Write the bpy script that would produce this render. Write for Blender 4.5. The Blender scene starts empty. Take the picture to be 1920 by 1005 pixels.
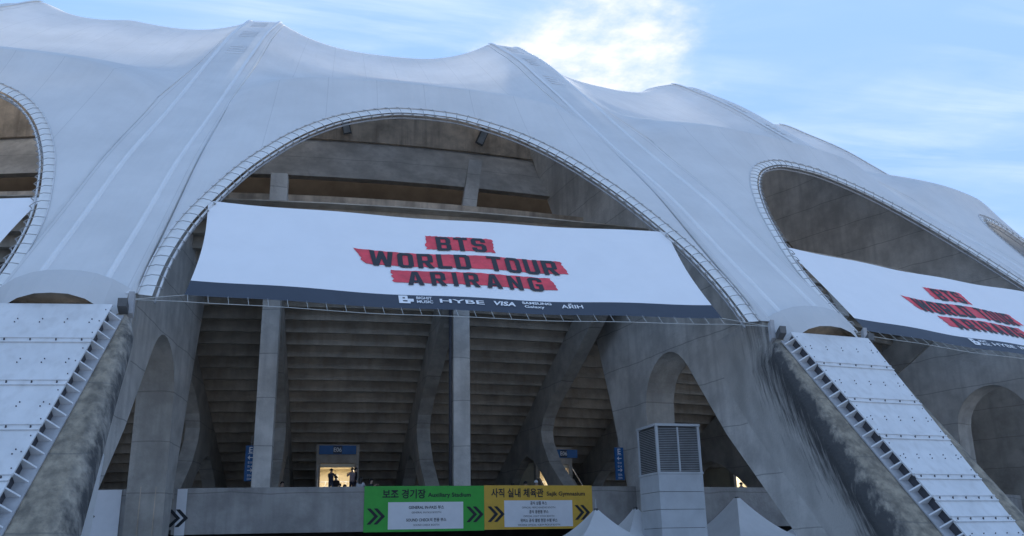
import bpy, bmesh, math, random
from math import sin, cos, tan, radians as R, pi, hypot, atan2, degrees
from mathutils import Vector, Matrix, noise
from mathutils.geometry import tessellate_polygon
random.seed(7)
S = bpy.context.scene
COL = S.collection

# ------------------------------------------------------------------ camera
cd = bpy.data.cameras.new('camera'); cam = bpy.data.objects.new('camera', cd); COL.objects.link(cam)
cd.sensor_fit = 'HORIZONTAL'; cd.sensor_width = 36.0; cd.lens = 36.0 * 1696.4 / 1920.0
cd.clip_start = .1; cd.clip_end = 4000
_f = Vector((.19645006, .93422534, .29770857)).normalized()
_r = Vector((.97968337, -.19951118, -.02039061)); _r = (_r - _f * _r.dot(_f)).normalized()
_u = _r.cross(_f)
cam.matrix_world = Matrix(((_r.x, _u.x, -_f.x, -.6026), (_r.y, _u.y, -_f.y, -150.6646), (_r.z, _u.z, -_f.z, 1.6), (0, 0, 0, 1)))
S.camera = cam

# ------------------------------------------------------------------ sky and sun
SUN_EL, SUN_AZ = 30.0, 17.1          # behind the stadium roof, azimuth from +Y towards +X
W = bpy.data.worlds.new('World'); S.world = W; W.use_nodes = True
nt = W.node_tree; nt.nodes.clear()
def nd(t, **k):
    n = nt.nodes.new(t)
    for a, b in k.items(): setattr(n, a, b)
    return n
def lk(a, b): nt.links.new(a, b)
sky = nd('ShaderNodeTexSky', sky_type='NISHITA', sun_disc=False)
sky.sun_elevation = R(SUN_EL); sky.sun_rotation = R(SUN_AZ); sky.altitude = 50; sky.air_density = 1.0; sky.dust_density = 0.15; sky.ozone_density = 3.0
tc = nd('ShaderNodeTexCoord')
sep = nd('ShaderNodeSeparateXYZ'); lk(tc.outputs['Generated'], sep.inputs[0])
zc = nd('ShaderNodeMath', operation='MAXIMUM'); lk(sep.outputs[2], zc.inputs[0]); zc.inputs[1].default_value = .06
dx = nd('ShaderNodeMath', operation='DIVIDE'); lk(sep.outputs[0], dx.inputs[0]); lk(zc.outputs[0], dx.inputs[1])
dy = nd('ShaderNodeMath', operation='DIVIDE'); lk(sep.outputs[1], dy.inputs[0]); lk(zc.outputs[0], dy.inputs[1])
cmb = nd('ShaderNodeCombineXYZ'); lk(dx.outputs[0], cmb.inputs[0]); lk(dy.outputs[0], cmb.inputs[1])
mp = nd('ShaderNodeMapping'); lk(cmb.outputs[0], mp.inputs[0]); mp.inputs['Rotation'].default_value = (0, 0, R(-33)); mp.inputs['Scale'].default_value = (.75, 3.0, 1)
n1 = nd('ShaderNodeTexNoise'); lk(mp.outputs[0], n1.inputs['Vector']); n1.inputs['Scale'].default_value = 1.5; n1.inputs['Detail'].default_value = 9; n1.inputs['Roughness'].default_value = .58; n1.inputs['Distortion'].default_value = .5
n2 = nd('ShaderNodeTexNoise'); lk(cmb.outputs[0], n2.inputs['Vector']); n2.inputs['Scale'].default_value = 1.1; n2.inputs['Detail'].default_value = 6
r1 = nd('ShaderNodeMapRange', clamp=True); lk(n1.outputs[0], r1.inputs[0]); r1.inputs[1].default_value = .40; r1.inputs[2].default_value = .78
r2 = nd('ShaderNodeMapRange', clamp=True); lk(n2.outputs[0], r2.inputs[0]); r2.inputs[1].default_value = .33; r2.inputs[2].default_value = .62
mk = nd('ShaderNodeMath', operation='MULTIPLY'); lk(r1.outputs[0], mk.inputs[0]); lk(r2.outputs[0], mk.inputs[1])
# brightness and thickness of the cloud in front of the sun
dot = nd('ShaderNodeVectorMath', operation='DOT_PRODUCT'); lk(tc.outputs['Generated'], dot.inputs[0])
sd = Vector((cos(R(SUN_EL)) * sin(R(SUN_AZ)), cos(R(SUN_EL)) * cos(R(SUN_AZ)), sin(R(SUN_EL))))
dot.inputs[1].default_value = sd
n3 = nd('ShaderNodeTexNoise'); lk(cmb.outputs[0], n3.inputs['Vector']); n3.inputs['Scale'].default_value = 2.6; n3.inputs['Detail'].default_value = 8; n3.inputs['Roughness'].default_value = .6
nj = nd('ShaderNodeMath', operation='MULTIPLY_ADD'); lk(n3.outputs[0], nj.inputs[0]); nj.inputs[1].default_value = .060; lk(dot.outputs['Value'], nj.inputs[2])
gl = nd('ShaderNodeMapRange', clamp=True, interpolation_type='SMOOTHERSTEP'); lk(nj.outputs[0], gl.inputs[0]); gl.inputs[1].default_value = 1.0175; gl.inputs[2].default_value = 1.042
gm = nd('ShaderNodeMath', operation='MULTIPLY'); lk(gl.outputs[0], gm.inputs[0]); gm.inputs[1].default_value = 1.0
m1 = nd('ShaderNodeMath', operation='MULTIPLY'); lk(mk.outputs[0], m1.inputs[0]); m1.inputs[1].default_value = .95
mx = nd('ShaderNodeMath', operation='MAXIMUM'); lk(m1.outputs[0], mx.inputs[0]); lk(gm.outputs[0], mx.inputs[1])
# veil of thin high cloud everywhere
veil = nd('ShaderNodeMath', operation='MULTIPLY_ADD', use_clamp=True); lk(mx.outputs[0], veil.inputs[0]); veil.inputs[1].default_value = .36; veil.inputs[2].default_value = .64
ccol = nd('ShaderNodeMix', data_type='RGBA'); lk(gl.outputs[0], ccol.inputs['Factor'])
ccol.inputs['A'].default_value = (1.10, 1.82, 3.0, 1); ccol.inputs['B'].default_value = (4.2, 3.95, 3.5, 1)
mxc = nd('ShaderNodeMix', data_type='RGBA'); lk(veil.outputs[0], mxc.inputs['Factor'])
tint = nd('ShaderNodeMix', data_type='RGBA', blend_type='MULTIPLY'); tint.inputs['Factor'].default_value = 1
mn = nd('ShaderNodeVectorMath', operation='MINIMUM'); lk(sky.outputs[0], mn.inputs[0]); mn.inputs[1].default_value = (1.9, 2.9, 4.6); lk(mn.outputs[0], tint.inputs['A']); tint.inputs['B'].default_value = (.77, .79, .90, 1)
cir = nd('ShaderNodeMix', data_type='RGBA'); lk(m1.outputs[0], cir.inputs['Factor']); lk(ccol.outputs['Result'], cir.inputs['A']); cir.inputs['B'].default_value = (3.3, 3.65, 4.2, 1)
cg = nd('ShaderNodeMix', data_type='RGBA'); lk(gl.outputs[0], cg.inputs['Factor']); lk(cir.outputs['Result'], cg.inputs['A']); lk(ccol.outputs['Result'], cg.inputs['B'])
lk(tint.outputs['Result'], mxc.inputs['A']); lk(cg.outputs['Result'], mxc.inputs['B'])
bg = nd('ShaderNodeBackground'); lk(mxc.outputs['Result'], bg.inputs[0]); bg.inputs[1].default_value = .083
wo = nd('ShaderNodeOutputWorld'); lk(bg.outputs[0], wo.inputs[0])

sl = bpy.data.lights.new('sun', 'SUN'); sl.energy = 2.0; sl.angle = R(9.0); sl.color = (1, .93, .82)
so = bpy.data.objects.new('sun', sl); COL.objects.link(so)
so.rotation_euler = (-sd).to_track_quat('-Z', 'Y').to_euler()
S.view_settings.view_transform = 'Standard'; S.view_settings.look = 'None'; S.view_settings.gamma = 1
S.view_settings.use_curve_mapping = False; S.view_settings.exposure = 2.0

# ------------------------------------------------------------------ materials
JOINT = {'grey_concrete', 'parapet_concrete', 'raker_concrete', 'weathered_concrete'}
def material(name, col, rough=.8, var=.12, scale=3., bump=.0, bscale=30., col2=None, streak=None, metal=0., spec=.5, detail=8, seams=False, trans=0.):
    m = bpy.data.materials.new(name); m.use_nodes = True
    t = m.node_tree; b = t.nodes['Principled BSDF']
    b.inputs['Roughness'].default_value = rough; b.inputs['Metallic'].default_value = metal; b.inputs['Specular IOR Level'].default_value = spec
    tc = t.nodes.new('ShaderNodeTexCoord'); co = tc.outputs['Object']
    geo = t.nodes.new('ShaderNodeNewGeometry'); co = geo.outputs['Position']
    n = t.nodes.new('ShaderNodeTexNoise'); n.inputs['Scale'].default_value = scale; n.inputs['Detail'].default_value = detail; n.inputs['Roughness'].default_value = .62
    t.links.new(co, n.inputs['Vector'])
    r = t.nodes.new('ShaderNodeValToRGB'); e = r.color_ramp.elements
    c2 = col2 or tuple(c * (1 - 2 * var) for c in col)
    e[0].position = .36; e[0].color = (*c2, 1); e[1].position = .62; e[1].color = (*[min(1, c * (1 + var * .6)) for c in col], 1)
    t.links.new(n.outputs[0], r.inputs[0]); out = r.outputs[0]
    if streak:                                   # rain streaks: noise stretched along Z
        mp = t.nodes.new('ShaderNodeMapping'); mp.inputs['Scale'].default_value = (2.2, 2.2, .16); t.links.new(co, mp.inputs[0])
        s = t.nodes.new('ShaderNodeTexNoise'); s.inputs['Scale'].default_value = streak[2] if len(streak) > 2 else 1.0; s.inputs['Detail'].default_value = 6; t.links.new(mp.outputs[0], s.inputs['Vector'])
        q = t.nodes.new('ShaderNodeMapRange'); q.inputs[1].default_value = .47; q.inputs[2].default_value = .72; q.inputs[4].default_value = streak[1]; t.links.new(s.outputs[0], q.inputs[0])
        x = t.nodes.new('ShaderNodeMix'); x.data_type = 'RGBA'; t.links.new(q.outputs[0], x.inputs['Factor']); t.links.new(out, x.inputs['A']); x.inputs['B'].default_value = (*streak[0], 1); out = x.outputs['Result']
    if seams:                                    # welded seams of the fabric, laid out in the UV map (metres from the bay centre, metres of radius)
        uv = t.nodes.new('ShaderNodeUVMap'); sp = t.nodes.new('ShaderNodeSeparateXYZ'); t.links.new(uv.outputs[0], sp.inputs[0])
        mo = t.nodes.new('ShaderNodeMath'); mo.operation = 'PINGPONG'; mo.inputs[1].default_value = .8; t.links.new(sp.outputs[0], mo.inputs[0])
        lt = t.nodes.new('ShaderNodeMath'); lt.operation = 'LESS_THAN'; lt.inputs[1].default_value = .011; t.links.new(mo.outputs[0], lt.inputs[0])
        ml = t.nodes.new('ShaderNodeMath'); ml.operation = 'MULTIPLY'; ml.inputs[1].default_value = .22; t.links.new(lt.outputs[0], ml.inputs[0])
        x = t.nodes.new('ShaderNodeMix'); x.data_type = 'RGBA'; t.links.new(ml.outputs[0], x.inputs['Factor']); t.links.new(out, x.inputs['A']); x.inputs['B'].default_value = (.30, .30, .30, 1); out = x.outputs['Result']
    if name in JOINT:                            # pour joints every 2.4 m with a wavering line
        wn = t.nodes.new('ShaderNodeTexNoise'); wn.inputs['Scale'].default_value = .35; t.links.new(co, wn.inputs['Vector'])
        sp = t.nodes.new('ShaderNodeSeparateXYZ'); t.links.new(co, sp.inputs[0])
        aa = t.nodes.new('ShaderNodeMath'); aa.operation = 'MULTIPLY_ADD'; t.links.new(wn.outputs[0], aa.inputs[0]); aa.inputs[1].default_value = .35; t.links.new(sp.outputs[2], aa.inputs[2])
        pp = t.nodes.new('ShaderNodeMath'); pp.operation = 'PINGPONG'; pp.inputs[1].default_value = 1.2; t.links.new(aa.outputs[0], pp.inputs[0])
        mr = t.nodes.new('ShaderNodeMapRange'); mr.inputs[1].default_value = .012; mr.inputs[2].default_value = .035; mr.inputs[3].default_value = .5; mr.inputs[4].default_value = 0; t.links.new(pp.outputs[0], mr.inputs[0])
        x = t.nodes.new('ShaderNodeMix'); x.data_type = 'RGBA'; t.links.new(mr.outputs[0], x.inputs['Factor']); t.links.new(out, x.inputs['A']); x.inputs['B'].default_value = (.12, .115, .105, 1); out = x.outputs['Result']
    t.links.new(out, b.inputs['Base Color'])
    if seams:                                    # faint tension creases running up the fabric, and dust
        mp2 = t.nodes.new('ShaderNodeMapping'); mp2.inputs['Scale'].default_value = (2.6, .10, 1); t.links.new(uv.outputs[0], mp2.inputs[0])
        nz = t.nodes.new('ShaderNodeTexNoise'); nz.inputs['Scale'].default_value = 2.; nz.inputs['Detail'].default_value = 5; t.links.new(mp2.outputs[0], nz.inputs['Vector'])
        bb = t.nodes.new('ShaderNodeBump'); bb.inputs['Strength'].default_value = .35; bb.inputs['Distance'].default_value = .12; t.links.new(nz.outputs[0], bb.inputs['Height']); t.links.new(bb.outputs[0], b.inputs['Normal'])
        dr = t.nodes.new('ShaderNodeMapRange'); dr.inputs[1].default_value = .50; dr.inputs[2].default_value = .80; dr.inputs[4].default_value = .10; t.links.new(nz.outputs[0], dr.inputs[0])
        x = t.nodes.new('ShaderNodeMix'); x.data_type = 'RGBA'; t.links.new(dr.outputs[0], x.inputs['Factor']); t.links.new(out, x.inputs['A']); x.inputs['B'].default_value = (.50, .50, .48, 1); t.links.new(x.outputs['Result'], b.inputs['Base Color'])
    if bump:
        bn = t.nodes.new('ShaderNodeTexNoise'); bn.inputs['Scale'].default_value = bscale; bn.inputs['Detail'].default_value = 5; t.links.new(co, bn.inputs['Vector'])
        bb = t.nodes.new('ShaderNodeBump'); bb.inputs['Strength'].default_value = bump; bb.inputs['Distance'].default_value = .05; t.links.new(bn.outputs[0], bb.inputs['Height']); t.links.new(bb.outputs[0], b.inputs['Normal'])
    if trans:
        o = t.nodes['Material Output']; tr = t.nodes.new('ShaderNodeBsdfTranslucent'); mx = t.nodes.new('ShaderNodeMixShader'); mx.inputs[0].default_value = trans
        t.links.new(out, tr.inputs[0]); t.links.new(b.outputs[0], mx.inputs[1]); t.links.new(tr.outputs[0], mx.inputs[2]); t.links.new(mx.outputs[0], o.inputs[0])
    return m
M = {}
M['membrane'] = material('roof_membrane', (.78, .78, .775), .85, .035, .25, seams=True, trans=.20)
M['weld'] = material('welded_membrane_strip', (.73, .73, .725), .6, .02, .5)
M['patch'] = material('membrane_patch', (.66, .67, .68), .6, .04, 1)
M['concrete'] = material('grey_concrete', (.63, .60, .56), .88, .14, .55, .5, 7, streak=((.40, .38, .36), .5))
M['parapet'] = material('parapet_concrete', (.40, .38, .36), .88, .14, .7, .5, 7, streak=((.24, .23, .22), .5))
M['raker'] = material('raker_concrete', (.44, .405, .36), .88, .14, .7, .5, 7, streak=((.28, .26, .23), .5))
M['leg'] = material('weathered_concrete', (.31, .265, .20), .9, .25, 2.3, .7, 9, col2=(.18, .155, .12), streak=((.08, .074, .066), .6, 1.4))
def leg_attributes(m):
    """blend of brown weathered front, grey side and black rain stain, driven by attributes painted on the leg"""
    t = m.node_tree; b = t.nodes['Principled BSDF']; src = b.inputs['Base Color'].links[0].from_socket
    def att(n): q = t.nodes.new('ShaderNodeAttribute'); q.attribute_name = n; return q.outputs['Fac']
    def mix(f, A, B):
        x = t.nodes.new('ShaderNodeMix'); x.data_type = 'RGBA'; t.links.new(f, x.inputs['Factor']); t.links.new(A, x.inputs['A'])
        if isinstance(B, tuple): x.inputs['B'].default_value = (*B, 1)
        else: t.links.new(B, x.inputs['B'])
        return x.outputs['Result']
    g = t.nodes.new('ShaderNodeNewGeometry')
    n = t.nodes.new('ShaderNodeTexNoise'); n.inputs['Scale'].default_value = .55; n.inputs['Detail'].default_value = 7; t.links.new(g.outputs['Position'], n.inputs['Vector'])
    r = t.nodes.new('ShaderNodeValToRGB'); e = r.color_ramp.elements; e[0].position = .36; e[0].color = (.48, .46, .43, 1); e[1].position = .62; e[1].color = (.65, .62, .58, 1); t.links.new(n.outputs[0], r.inputs[0])
    c = mix(att('side'), src, r.outputs[0])
    mp = t.nodes.new('ShaderNodeMapping'); mp.inputs['Scale'].default_value = (3.2, 3.2, .16); t.links.new(g.outputs['Position'], mp.inputs[0])
    w = t.nodes.new('ShaderNodeTexNoise'); w.inputs['Scale'].default_value = 1.1; w.inputs['Detail'].default_value = 10; w.inputs['Roughness'].default_value = .66; t.links.new(mp.outputs[0], w.inputs['Vector'])
    ad = t.nodes.new('ShaderNodeMath'); ad.operation = 'MULTIPLY_ADD'; t.links.new(w.outputs[0], ad.inputs[0]); ad.inputs[1].default_value = 1.7; ad.inputs[2].default_value = -.85
    sm = t.nodes.new('ShaderNodeMath'); sm.operation = 'ADD'; t.links.new(ad.outputs[0], sm.inputs[0]); t.links.new(att('stain'), sm.inputs[1])
    q = t.nodes.new('ShaderNodeMapRange'); q.inputs[1].default_value = .25; q.inputs[2].default_value = .80; q.inputs[4].default_value = .93; t.links.new(sm.outputs[0], q.inputs[0])
    c = mix(q.outputs[0], c, (.035, .036, .038)); t.links.new(c, b.inputs['Base Color'])
leg_attributes(M['leg'])
M['fascia'] = material('brown_concrete', (.64, .53, .42), .9, .2, .7, .4, 6, streak=((.26, .20, .16), .7))
M['seat'] = material('underside_concrete', (.46, .40, .33), .92, .16, .6, .5, 5, streak=((.30, .235, .17), .5))
M['dark'] = material('shade_dark_concrete', (.06, .055, .052), .95, .15, 1)  # near-black colour carries the shade of the gallery and deep recesses
M['steel'] = material('white_steel', (.66, .66, .66), .5, .04, .8, streak=((.48, .47, .46), .45, 1.6))
M['steel_grey'] = material('grey_steel', (.40, .40, .41), .5, .1, 2)
M['strut'] = material('galvanised_strut', (.34, .34, .34), .5, .1, 2)
M['bolt'] = material('dark_bolt', (.06, .06, .07), .6, .1, 5)
M['pvc'] = material('clear_grey_sheet', (.92, .92, .90), .4, .03, 2.5, trans=.2)
M['banner'] = material('banner_white', (.80, .80, .81), .6, .012, .7, .25, 1.2)
M['navy'] = material('banner_navy', (.035, .045, .065), .6, .05, 1)
M['red'] = material('banner_red', (.75, .06, .085), .6, .12, 1.6)
M['ink'] = material('banner_black', (.02, .022, .028), .6, .05, 1)
M['white_print'] = material('white_print', (.78, .78, .78), .6, .02, 1)
M['green'] = material('sign_green', (.05, .44, .05), .55, .04, 2)
M['yellow'] = material('sign_yellow', (.76, .45, .05), .55, .04, 2)
M['sign_white'] = material('sign_white', (.84, .84, .86), .55, .02, 2)
M['blue'] = material('sign_blue', (.015, .11, .30), .5, .05, 2)
M['vent'] = material('duct_cladding', (.62, .64, .66), .5, .05, 1.2)
M['louvre'] = material('louvre_grey', (.40, .41, .42), .5, .06, 3)
M['tent'] = material('tent_fabric', (.86, .86, .86), .6, .03, 1.2, .3, 2, trans=.08)
M['ground'] = material('plaza_paving', (.48, .47, .45), .9, .15, .3, .3, 8)
M['floor'] = material('deck_concrete', (.46, .44, .41), .9, .15, .8)
M['warm'] = material('cream_wall', (.70, .62, .46), .8, .05, 1)
M['rail'] = material('metal_rail', (.55, .55, .55), .4, .05, 3)
M['rope'] = material('rope', (.55, .55, .52), .8, .05, 3)
M['lamp_case'] = material('lamp_case', (.10, .10, .10), .5, .1, 3)
M['lamp_glass'] = material('lamp_front', (.35, .36, .36), .3, .1, 3)
M['skin'] = material('skin', (.48, .32, .24), .6, .05, 8)
M['hair'] = material('black_hair', (.018, .015, .014), .5, .05, 8)
def cloth(c): return material('clothing', c, .85, .1, 6)

# ------------------------------------------------------------------ helpers
def cyl(a, r, z, t=0.):
    a = R(a); return Vector((r * sin(a) + t * cos(a), -r * cos(a) + t * sin(a), z))
class MB:
    def __init__(s): s.v, s.f, s.m, s.uv = [], [], [], None
    def add(s, vs, fs, mi=0):
        o = len(s.v); s.v += [Vector(v) for v in vs]; s.f += [tuple(i + o for i in f) for f in fs]; s.m += [mi] * len(fs); return s
    def hexa(s, p, mi=0):                         # 8 points: bottom ring 0-3, top ring 4-7
        return s.add(p, [(3, 2, 1, 0), (4, 5, 6, 7), (0, 1, 5, 4), (1, 2, 6, 5), (2, 3, 7, 6), (3, 0, 4, 7)], mi)
    def box(s, c, ax, ay, az, mi=0):              # centre and half-extent vectors
        c, ax, ay, az = map(Vector, (c, ax, ay, az))
        return s.hexa([c - ax - ay - az, c + ax - ay - az, c + ax + ay - az, c - ax + ay - az, c - ax - ay + az, c + ax - ay + az, c + ax + ay + az, c - ax + ay + az], mi)
    def tube(s, pts, r, n=6, mi=0, close=False):
        pts = [Vector(p) for p in pts]; N = len(pts); o = len(s.v); prev = None
        for i, p in enumerate(pts):
            d = ((pts[(i + 1) % N] if (close or i < N - 1) else p) - (pts[i - 1] if (close or i > 0) else p)).normalized()
            u = d.cross(Vector((0, 0, 1)) if abs(d.z) < .95 else Vector((1, 0, 0))).normalized()
            if prev is not None and u.dot(prev) < 0: u = -u
            prev = u; w = d.cross(u); rr = r[i] if isinstance(r, (list, tuple)) else r
            for k in range(n): s.v.append(p + (u * cos(2 * pi * k / n) + w * sin(2 * pi * k / n)) * rr)
        for i in range(N if close else N - 1):
            for k in range(n):
                a, b = o + i * n, o + ((i + 1) % N) * n
                s.f.append((a + k, a + (k + 1) % n, b + (k + 1) % n, b + k)); s.m.append(mi)
        if not close:
            s.f.append(tuple(o + k for k in range(n))[::-1]); s.f.append(tuple(o + (N - 1) * n + k for k in range(n))); s.m += [mi, mi]
        return s
    def grid(s, fn, nu, nv, mi=0, flip=False):
        o = len(s.v)
        for j in range(nv + 1):
            for i in range(nu + 1): s.v.append(Vector(fn(i / nu, j / nv)))
        for j in range(nv):
            for i in range(nu):
                a = o + j * (nu + 1) + i; q = (a, a + 1, a + nu + 2, a + nu + 1)
                s.f.append(q[::-1] if flip else q); s.m.append(mi)
        return s
    def build(s, name, mats, parent=None, smooth=False, kind=None):
        me = bpy.data.meshes.new(name); off = parent_world(parent)
        me.from_pydata([v - off for v in s.v], [], s.f); me.validate()
        for m in (mats if isinstance(mats, (list, tuple)) else [mats]): me.materials.append(m)
        if len(me.polygons) == len(s.m): me.polygons.foreach_set('material_index', s.m)
        if smooth: me.polygons.foreach_set('use_smooth', [True] * len(me.polygons))
        bm = bmesh.new(); bm.from_mesh(me); bmesh.ops.recalc_face_normals(bm, faces=bm.faces); bm.to_mesh(me); bm.free()
        o = bpy.data.objects.new(name, me); COL.objects.link(o)
        if parent: o.parent = parent
        if kind: o['kind'] = kind
        return o
def parent_world(p):
    v = Vector((0, 0, 0))
    while p: v = v + p.location; p = p.parent
    return v
def thing(name, label, cat, loc=(0, 0, 0), group=None):
    o = bpy.data.objects.new(name, None); o.empty_display_size = .3; COL.objects.link(o); o.location = loc
    return tag(o, label, cat, group)
def tag(o, label, cat, group=None):
    o['label'] = label; o['category'] = cat
    if group: o['group'] = group
    return o
def structure(o): o['kind'] = 'structure'; return o
def interp(tab, x):
    """smooth monotone-ish cubic through a table of (x, y)"""
    n = len(tab)
    if x <= tab[0][0]: return tab[0][1] + (x - tab[0][0]) * (tab[1][1] - tab[0][1]) / (tab[1][0] - tab[0][0])
    if x >= tab[-1][0]: return tab[-1][1] + (x - tab[-1][0]) * (tab[-1][1] - tab[-2][1]) / (tab[-1][0] - tab[-2][0])
    i = 0
    while tab[i + 1][0] < x: i += 1
    def sl(k):
        if k <= 0: return (tab[1][1] - tab[0][1]) / (tab[1][0] - tab[0][0])
        if k >= n - 1: return (tab[-1][1] - tab[-2][1]) / (tab[-1][0] - tab[-2][0])
        return (tab[k + 1][1] - tab[k - 1][1]) / (tab[k + 1][0] - tab[k - 1][0])
    h = tab[i + 1][0] - tab[i][0]; t = (x - tab[i][0]) / h
    return ((2*t**3 - 3*t*t + 1) * tab[i][1] + (t**3 - 2*t*t + t) * h * sl(i) + (-2*t**3 + 3*t*t) * tab[i + 1][1] + (t**3 - t*t) * h * sl(i + 1))
def arcbox(mb, a0, a1, r0, r1, z0, z1, n=None, mi=0):
    """curved box between two azimuths, radii r0<r1"""
    n = n or max(1, int(abs(a1 - a0) / 1.5)); o = len(mb.v)
    for i in range(n + 1):
        a = a0 + (a1 - a0) * i / n
        mb.v += [cyl(a, r0, z0), cyl(a, r1, z0), cyl(a, r1, z1), cyl(a, r0, z1)]
    for i in range(n):
        p, q = o + 4 * i, o + 4 * i + 4
        for k in range(4): mb.f.append((p + k, p + (k + 1) % 4, q + (k + 1) % 4, q + k)); mb.m.append(mi)
    mb.f += [(o, o + 3, o + 2, o + 1), (o + 4 * n, o + 4 * n + 1, o + 4 * n + 2, o + 4 * n + 3)]; mb.m += [mi, mi]
    return mb
def prism(mb, poly, holes, fn0, fn1, mi=0, side=None):
    """extrude a 2D polygon (with holes) between two mappings"""
    loops = [poly] + holes
    tri = tessellate_polygon([[Vector((x, y, 0)) for x, y in l] for l in loops]); flat = [p for l in loops for p in l]; n = len(flat)
    o = len(mb.v); mb.v += [Vector(fn0(*p)) for p in flat] + [Vector(fn1(*p)) for p in flat]
    for t in tri: mb.f += [(o + t[2], o + t[1], o + t[0]), (o + n + t[0], o + n + t[1], o + n + t[2])]; mb.m += [mi, mi]
    k = 0
    for l in loops:
        for i in range(len(l)):
            a, b = o + k + i, o + k + (i + 1) % len(l)
            mb.f.append((a, b, b + n, a + n)); mb.m.append(mi if side is None else side)
        k += len(l)
    return mb
def flat2d(mb, polys, fn, mi=0):
    """flat print: list of (outline, holes) mapped through fn"""
    for poly, holes in polys:
        loops = [poly] + holes
        tri = tessellate_polygon([[Vector((x, y, 0)) for x, y in l] for l in loops]); o = len(mb.v)
        for l in loops: mb.v += [Vector(fn(x, y)) for x, y in l]
        for t in tri: mb.f.append(tuple(o + i for i in t)); mb.m.append(mi)
    return mb
def text2d(mb, body, fn, x, y, size, align='CENTER', bold=0., sx=1., shear=0., fit=None, mi=0):
    """lettering: built-in font turned into mesh and mapped through fn"""
    c = bpy.data.curves.new('lettering', 'FONT'); c.body = body; c.size = 1; c.align_x = 'LEFT'; c.offset = bold; c.resolution_u = 3
    o = bpy.data.objects.new('lettering', c); COL.objects.link(o)
    dg = bpy.context.evaluated_depsgraph_get(); ev = o.evaluated_get(dg); me = ev.to_mesh()
    vs = [(v.co.x, v.co.y) for v in me.vertices]; fs = [tuple(p.vertices) for p in me.polygons]
    ev.to_mesh_clear(); bpy.data.objects.remove(o); bpy.data.curves.remove(c)
    if not vs: return mb
    x0, x1 = min(v[0] for v in vs), max(v[0] for v in vs)
    k = size * sx if fit is None else fit / (x1 - x0)
    w = (x1 - x0) * k; xs = x - (w / 2 if align == 'CENTER' else 0)
    mb.add([fn(xs + (vx - x0) * k + shear * vy * size, y + vy * size) for vx, vy in vs], fs, mi)
    return mb

# ------------------------------------------------------------------ layout of the round stadium
BC, D = 2.542, 14.901                         # azimuth of the middle of the main bay, degrees per bay
def bay(k): return BC + k * D
def but(k): return BC + (k - .5) * D           # buttress k (0 = left of the main bay)
RING = 80.0
RIDGE = [(72, 44.6), (76, 45.6), (80, 45.5), (84, 42.6), (87.5, 39.7), (90.9, 36.5), (94.5, 33.1), (98.5, 29.2), (103, 24.9), (108.4, 19.9), (112.5, 15.6), (117, 10.95), (118.3, 9.6)]
ARCH = [(0, 26.52), (1.88, 26.36), (3.64, 25.75), (5.27, 24.9), (6.72, 23.75), (7.96, 22.45), (9.02, 21.04), (9.93, 19.66), (10.68, 18.25), (11.34, 16.86), (11.92, 15.46), (12.33, 14.03), (12.62, 12.5), (12.75, 10.95)]
KA = .85
def lift(a, z):
    """the roof rises gently towards both sides of the main bay"""
    if a < -6: return z + 2.5 * min(1, (-6 - a) / 7) * max(0, min(1, (z - 11) / 28))
    z += 1.3 * max(0, min(1, (a - 24) / 10)) * max(0, min(1, (z - 11) / 17))
    return z + 2.2 * max(0, min(1.5, (a - 5) / 35)) * max(0, min(1, (z - 11) / 30))
def arch_pt(s):
    """half-arch s in 0..1 -> (t, z, depth)"""
    x = abs(s) * (len(ARCH) - 1)
    t = interp([(i, p[0]) for i, p in enumerate(ARCH)], x); z = interp([(i, p[1]) for i, p in enumerate(ARCH)], x)
    return (math.copysign(t, s) if s else 0.), z, 116 - KA * (z - 10.8)
def arch_w(k, s, inn=0., back=0.):
    """world point on the arch of bay k; inn = metres towards the opening in the arch plane, back = metres behind the plane"""
    t, z, d = arch_pt(s); e = .004
    t1, z1, d1 = arch_pt(max(-1, s - e)); t2, z2, d2 = arch_pt(min(1, s + e))
    tv = Vector((t2 - t1, -(d2 - d1), z2 - z1)).normalized()      # frame: x tangent, y inwards, z up
    nv = Vector((0, 1, 1 / KA)).normalized()                       # in-plane up direction has slope 1/KA
    pn = Vector((0, -1 / KA, 1)).normalized() * -1                 # behind the plane
    pn = Vector((0, 1 / KA, -1)).normalized()
    iv = tv.cross(pn); iv = iv if iv.z < 0 or abs(s) > .8 and iv.x * s < 0 else -iv
    p = Vector((t, -d, z)) + iv * inn + pn * back
    a = R(bay(k)); return Vector((p.x * cos(a) - p.y * sin(a), p.x * sin(a) + p.y * cos(a), lift(bay(k) + degrees(atan2(t, d)), p.z)))
RC = 101.5                                     # radius of the horizontal fold above the arches
def roof_z(a, r, rb, zb):
    """height of the fabric at azimuth a from the bay middle and radius r; (rb, zb) is the lower edge there"""
    zr = interp(RIDGE, r); sb = interp(RIDGE, rb) - zb
    edge = max(0., (D / 2 - abs(a)) * pi / 180 * r - 1.25)        # metres from the flat band on the ridge
    full = D / 2 * pi / 180 * r - 1.25
    st = 2.4 * (1 - (1 - edge / full) ** 2.6)
    cr = 2.45 * (1 - math.exp(-(edge / 2.4) ** 1.3))
    if r >= RC:
        u = (r - RC) / max(.01, rb - RC)
        return zr - (-cr + (sb + cr) * min(1, u) ** .8)
    tab = [(80, st), (84, 1.07 * st), (88, 1.12 * st), (94, .72 * st), (98, -.36 * cr), (100.2, -.80 * cr), (101.5, -cr)]
    return zr - interp(tab, r)
GROUND = structure(MB().add([(-1500, -1500, 0), (1500, -1500, 0), (1500, 1500, 0), (-1500, 1500, 0)], [(0, 1, 2, 3)]).build('ground', M['ground']))

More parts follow.
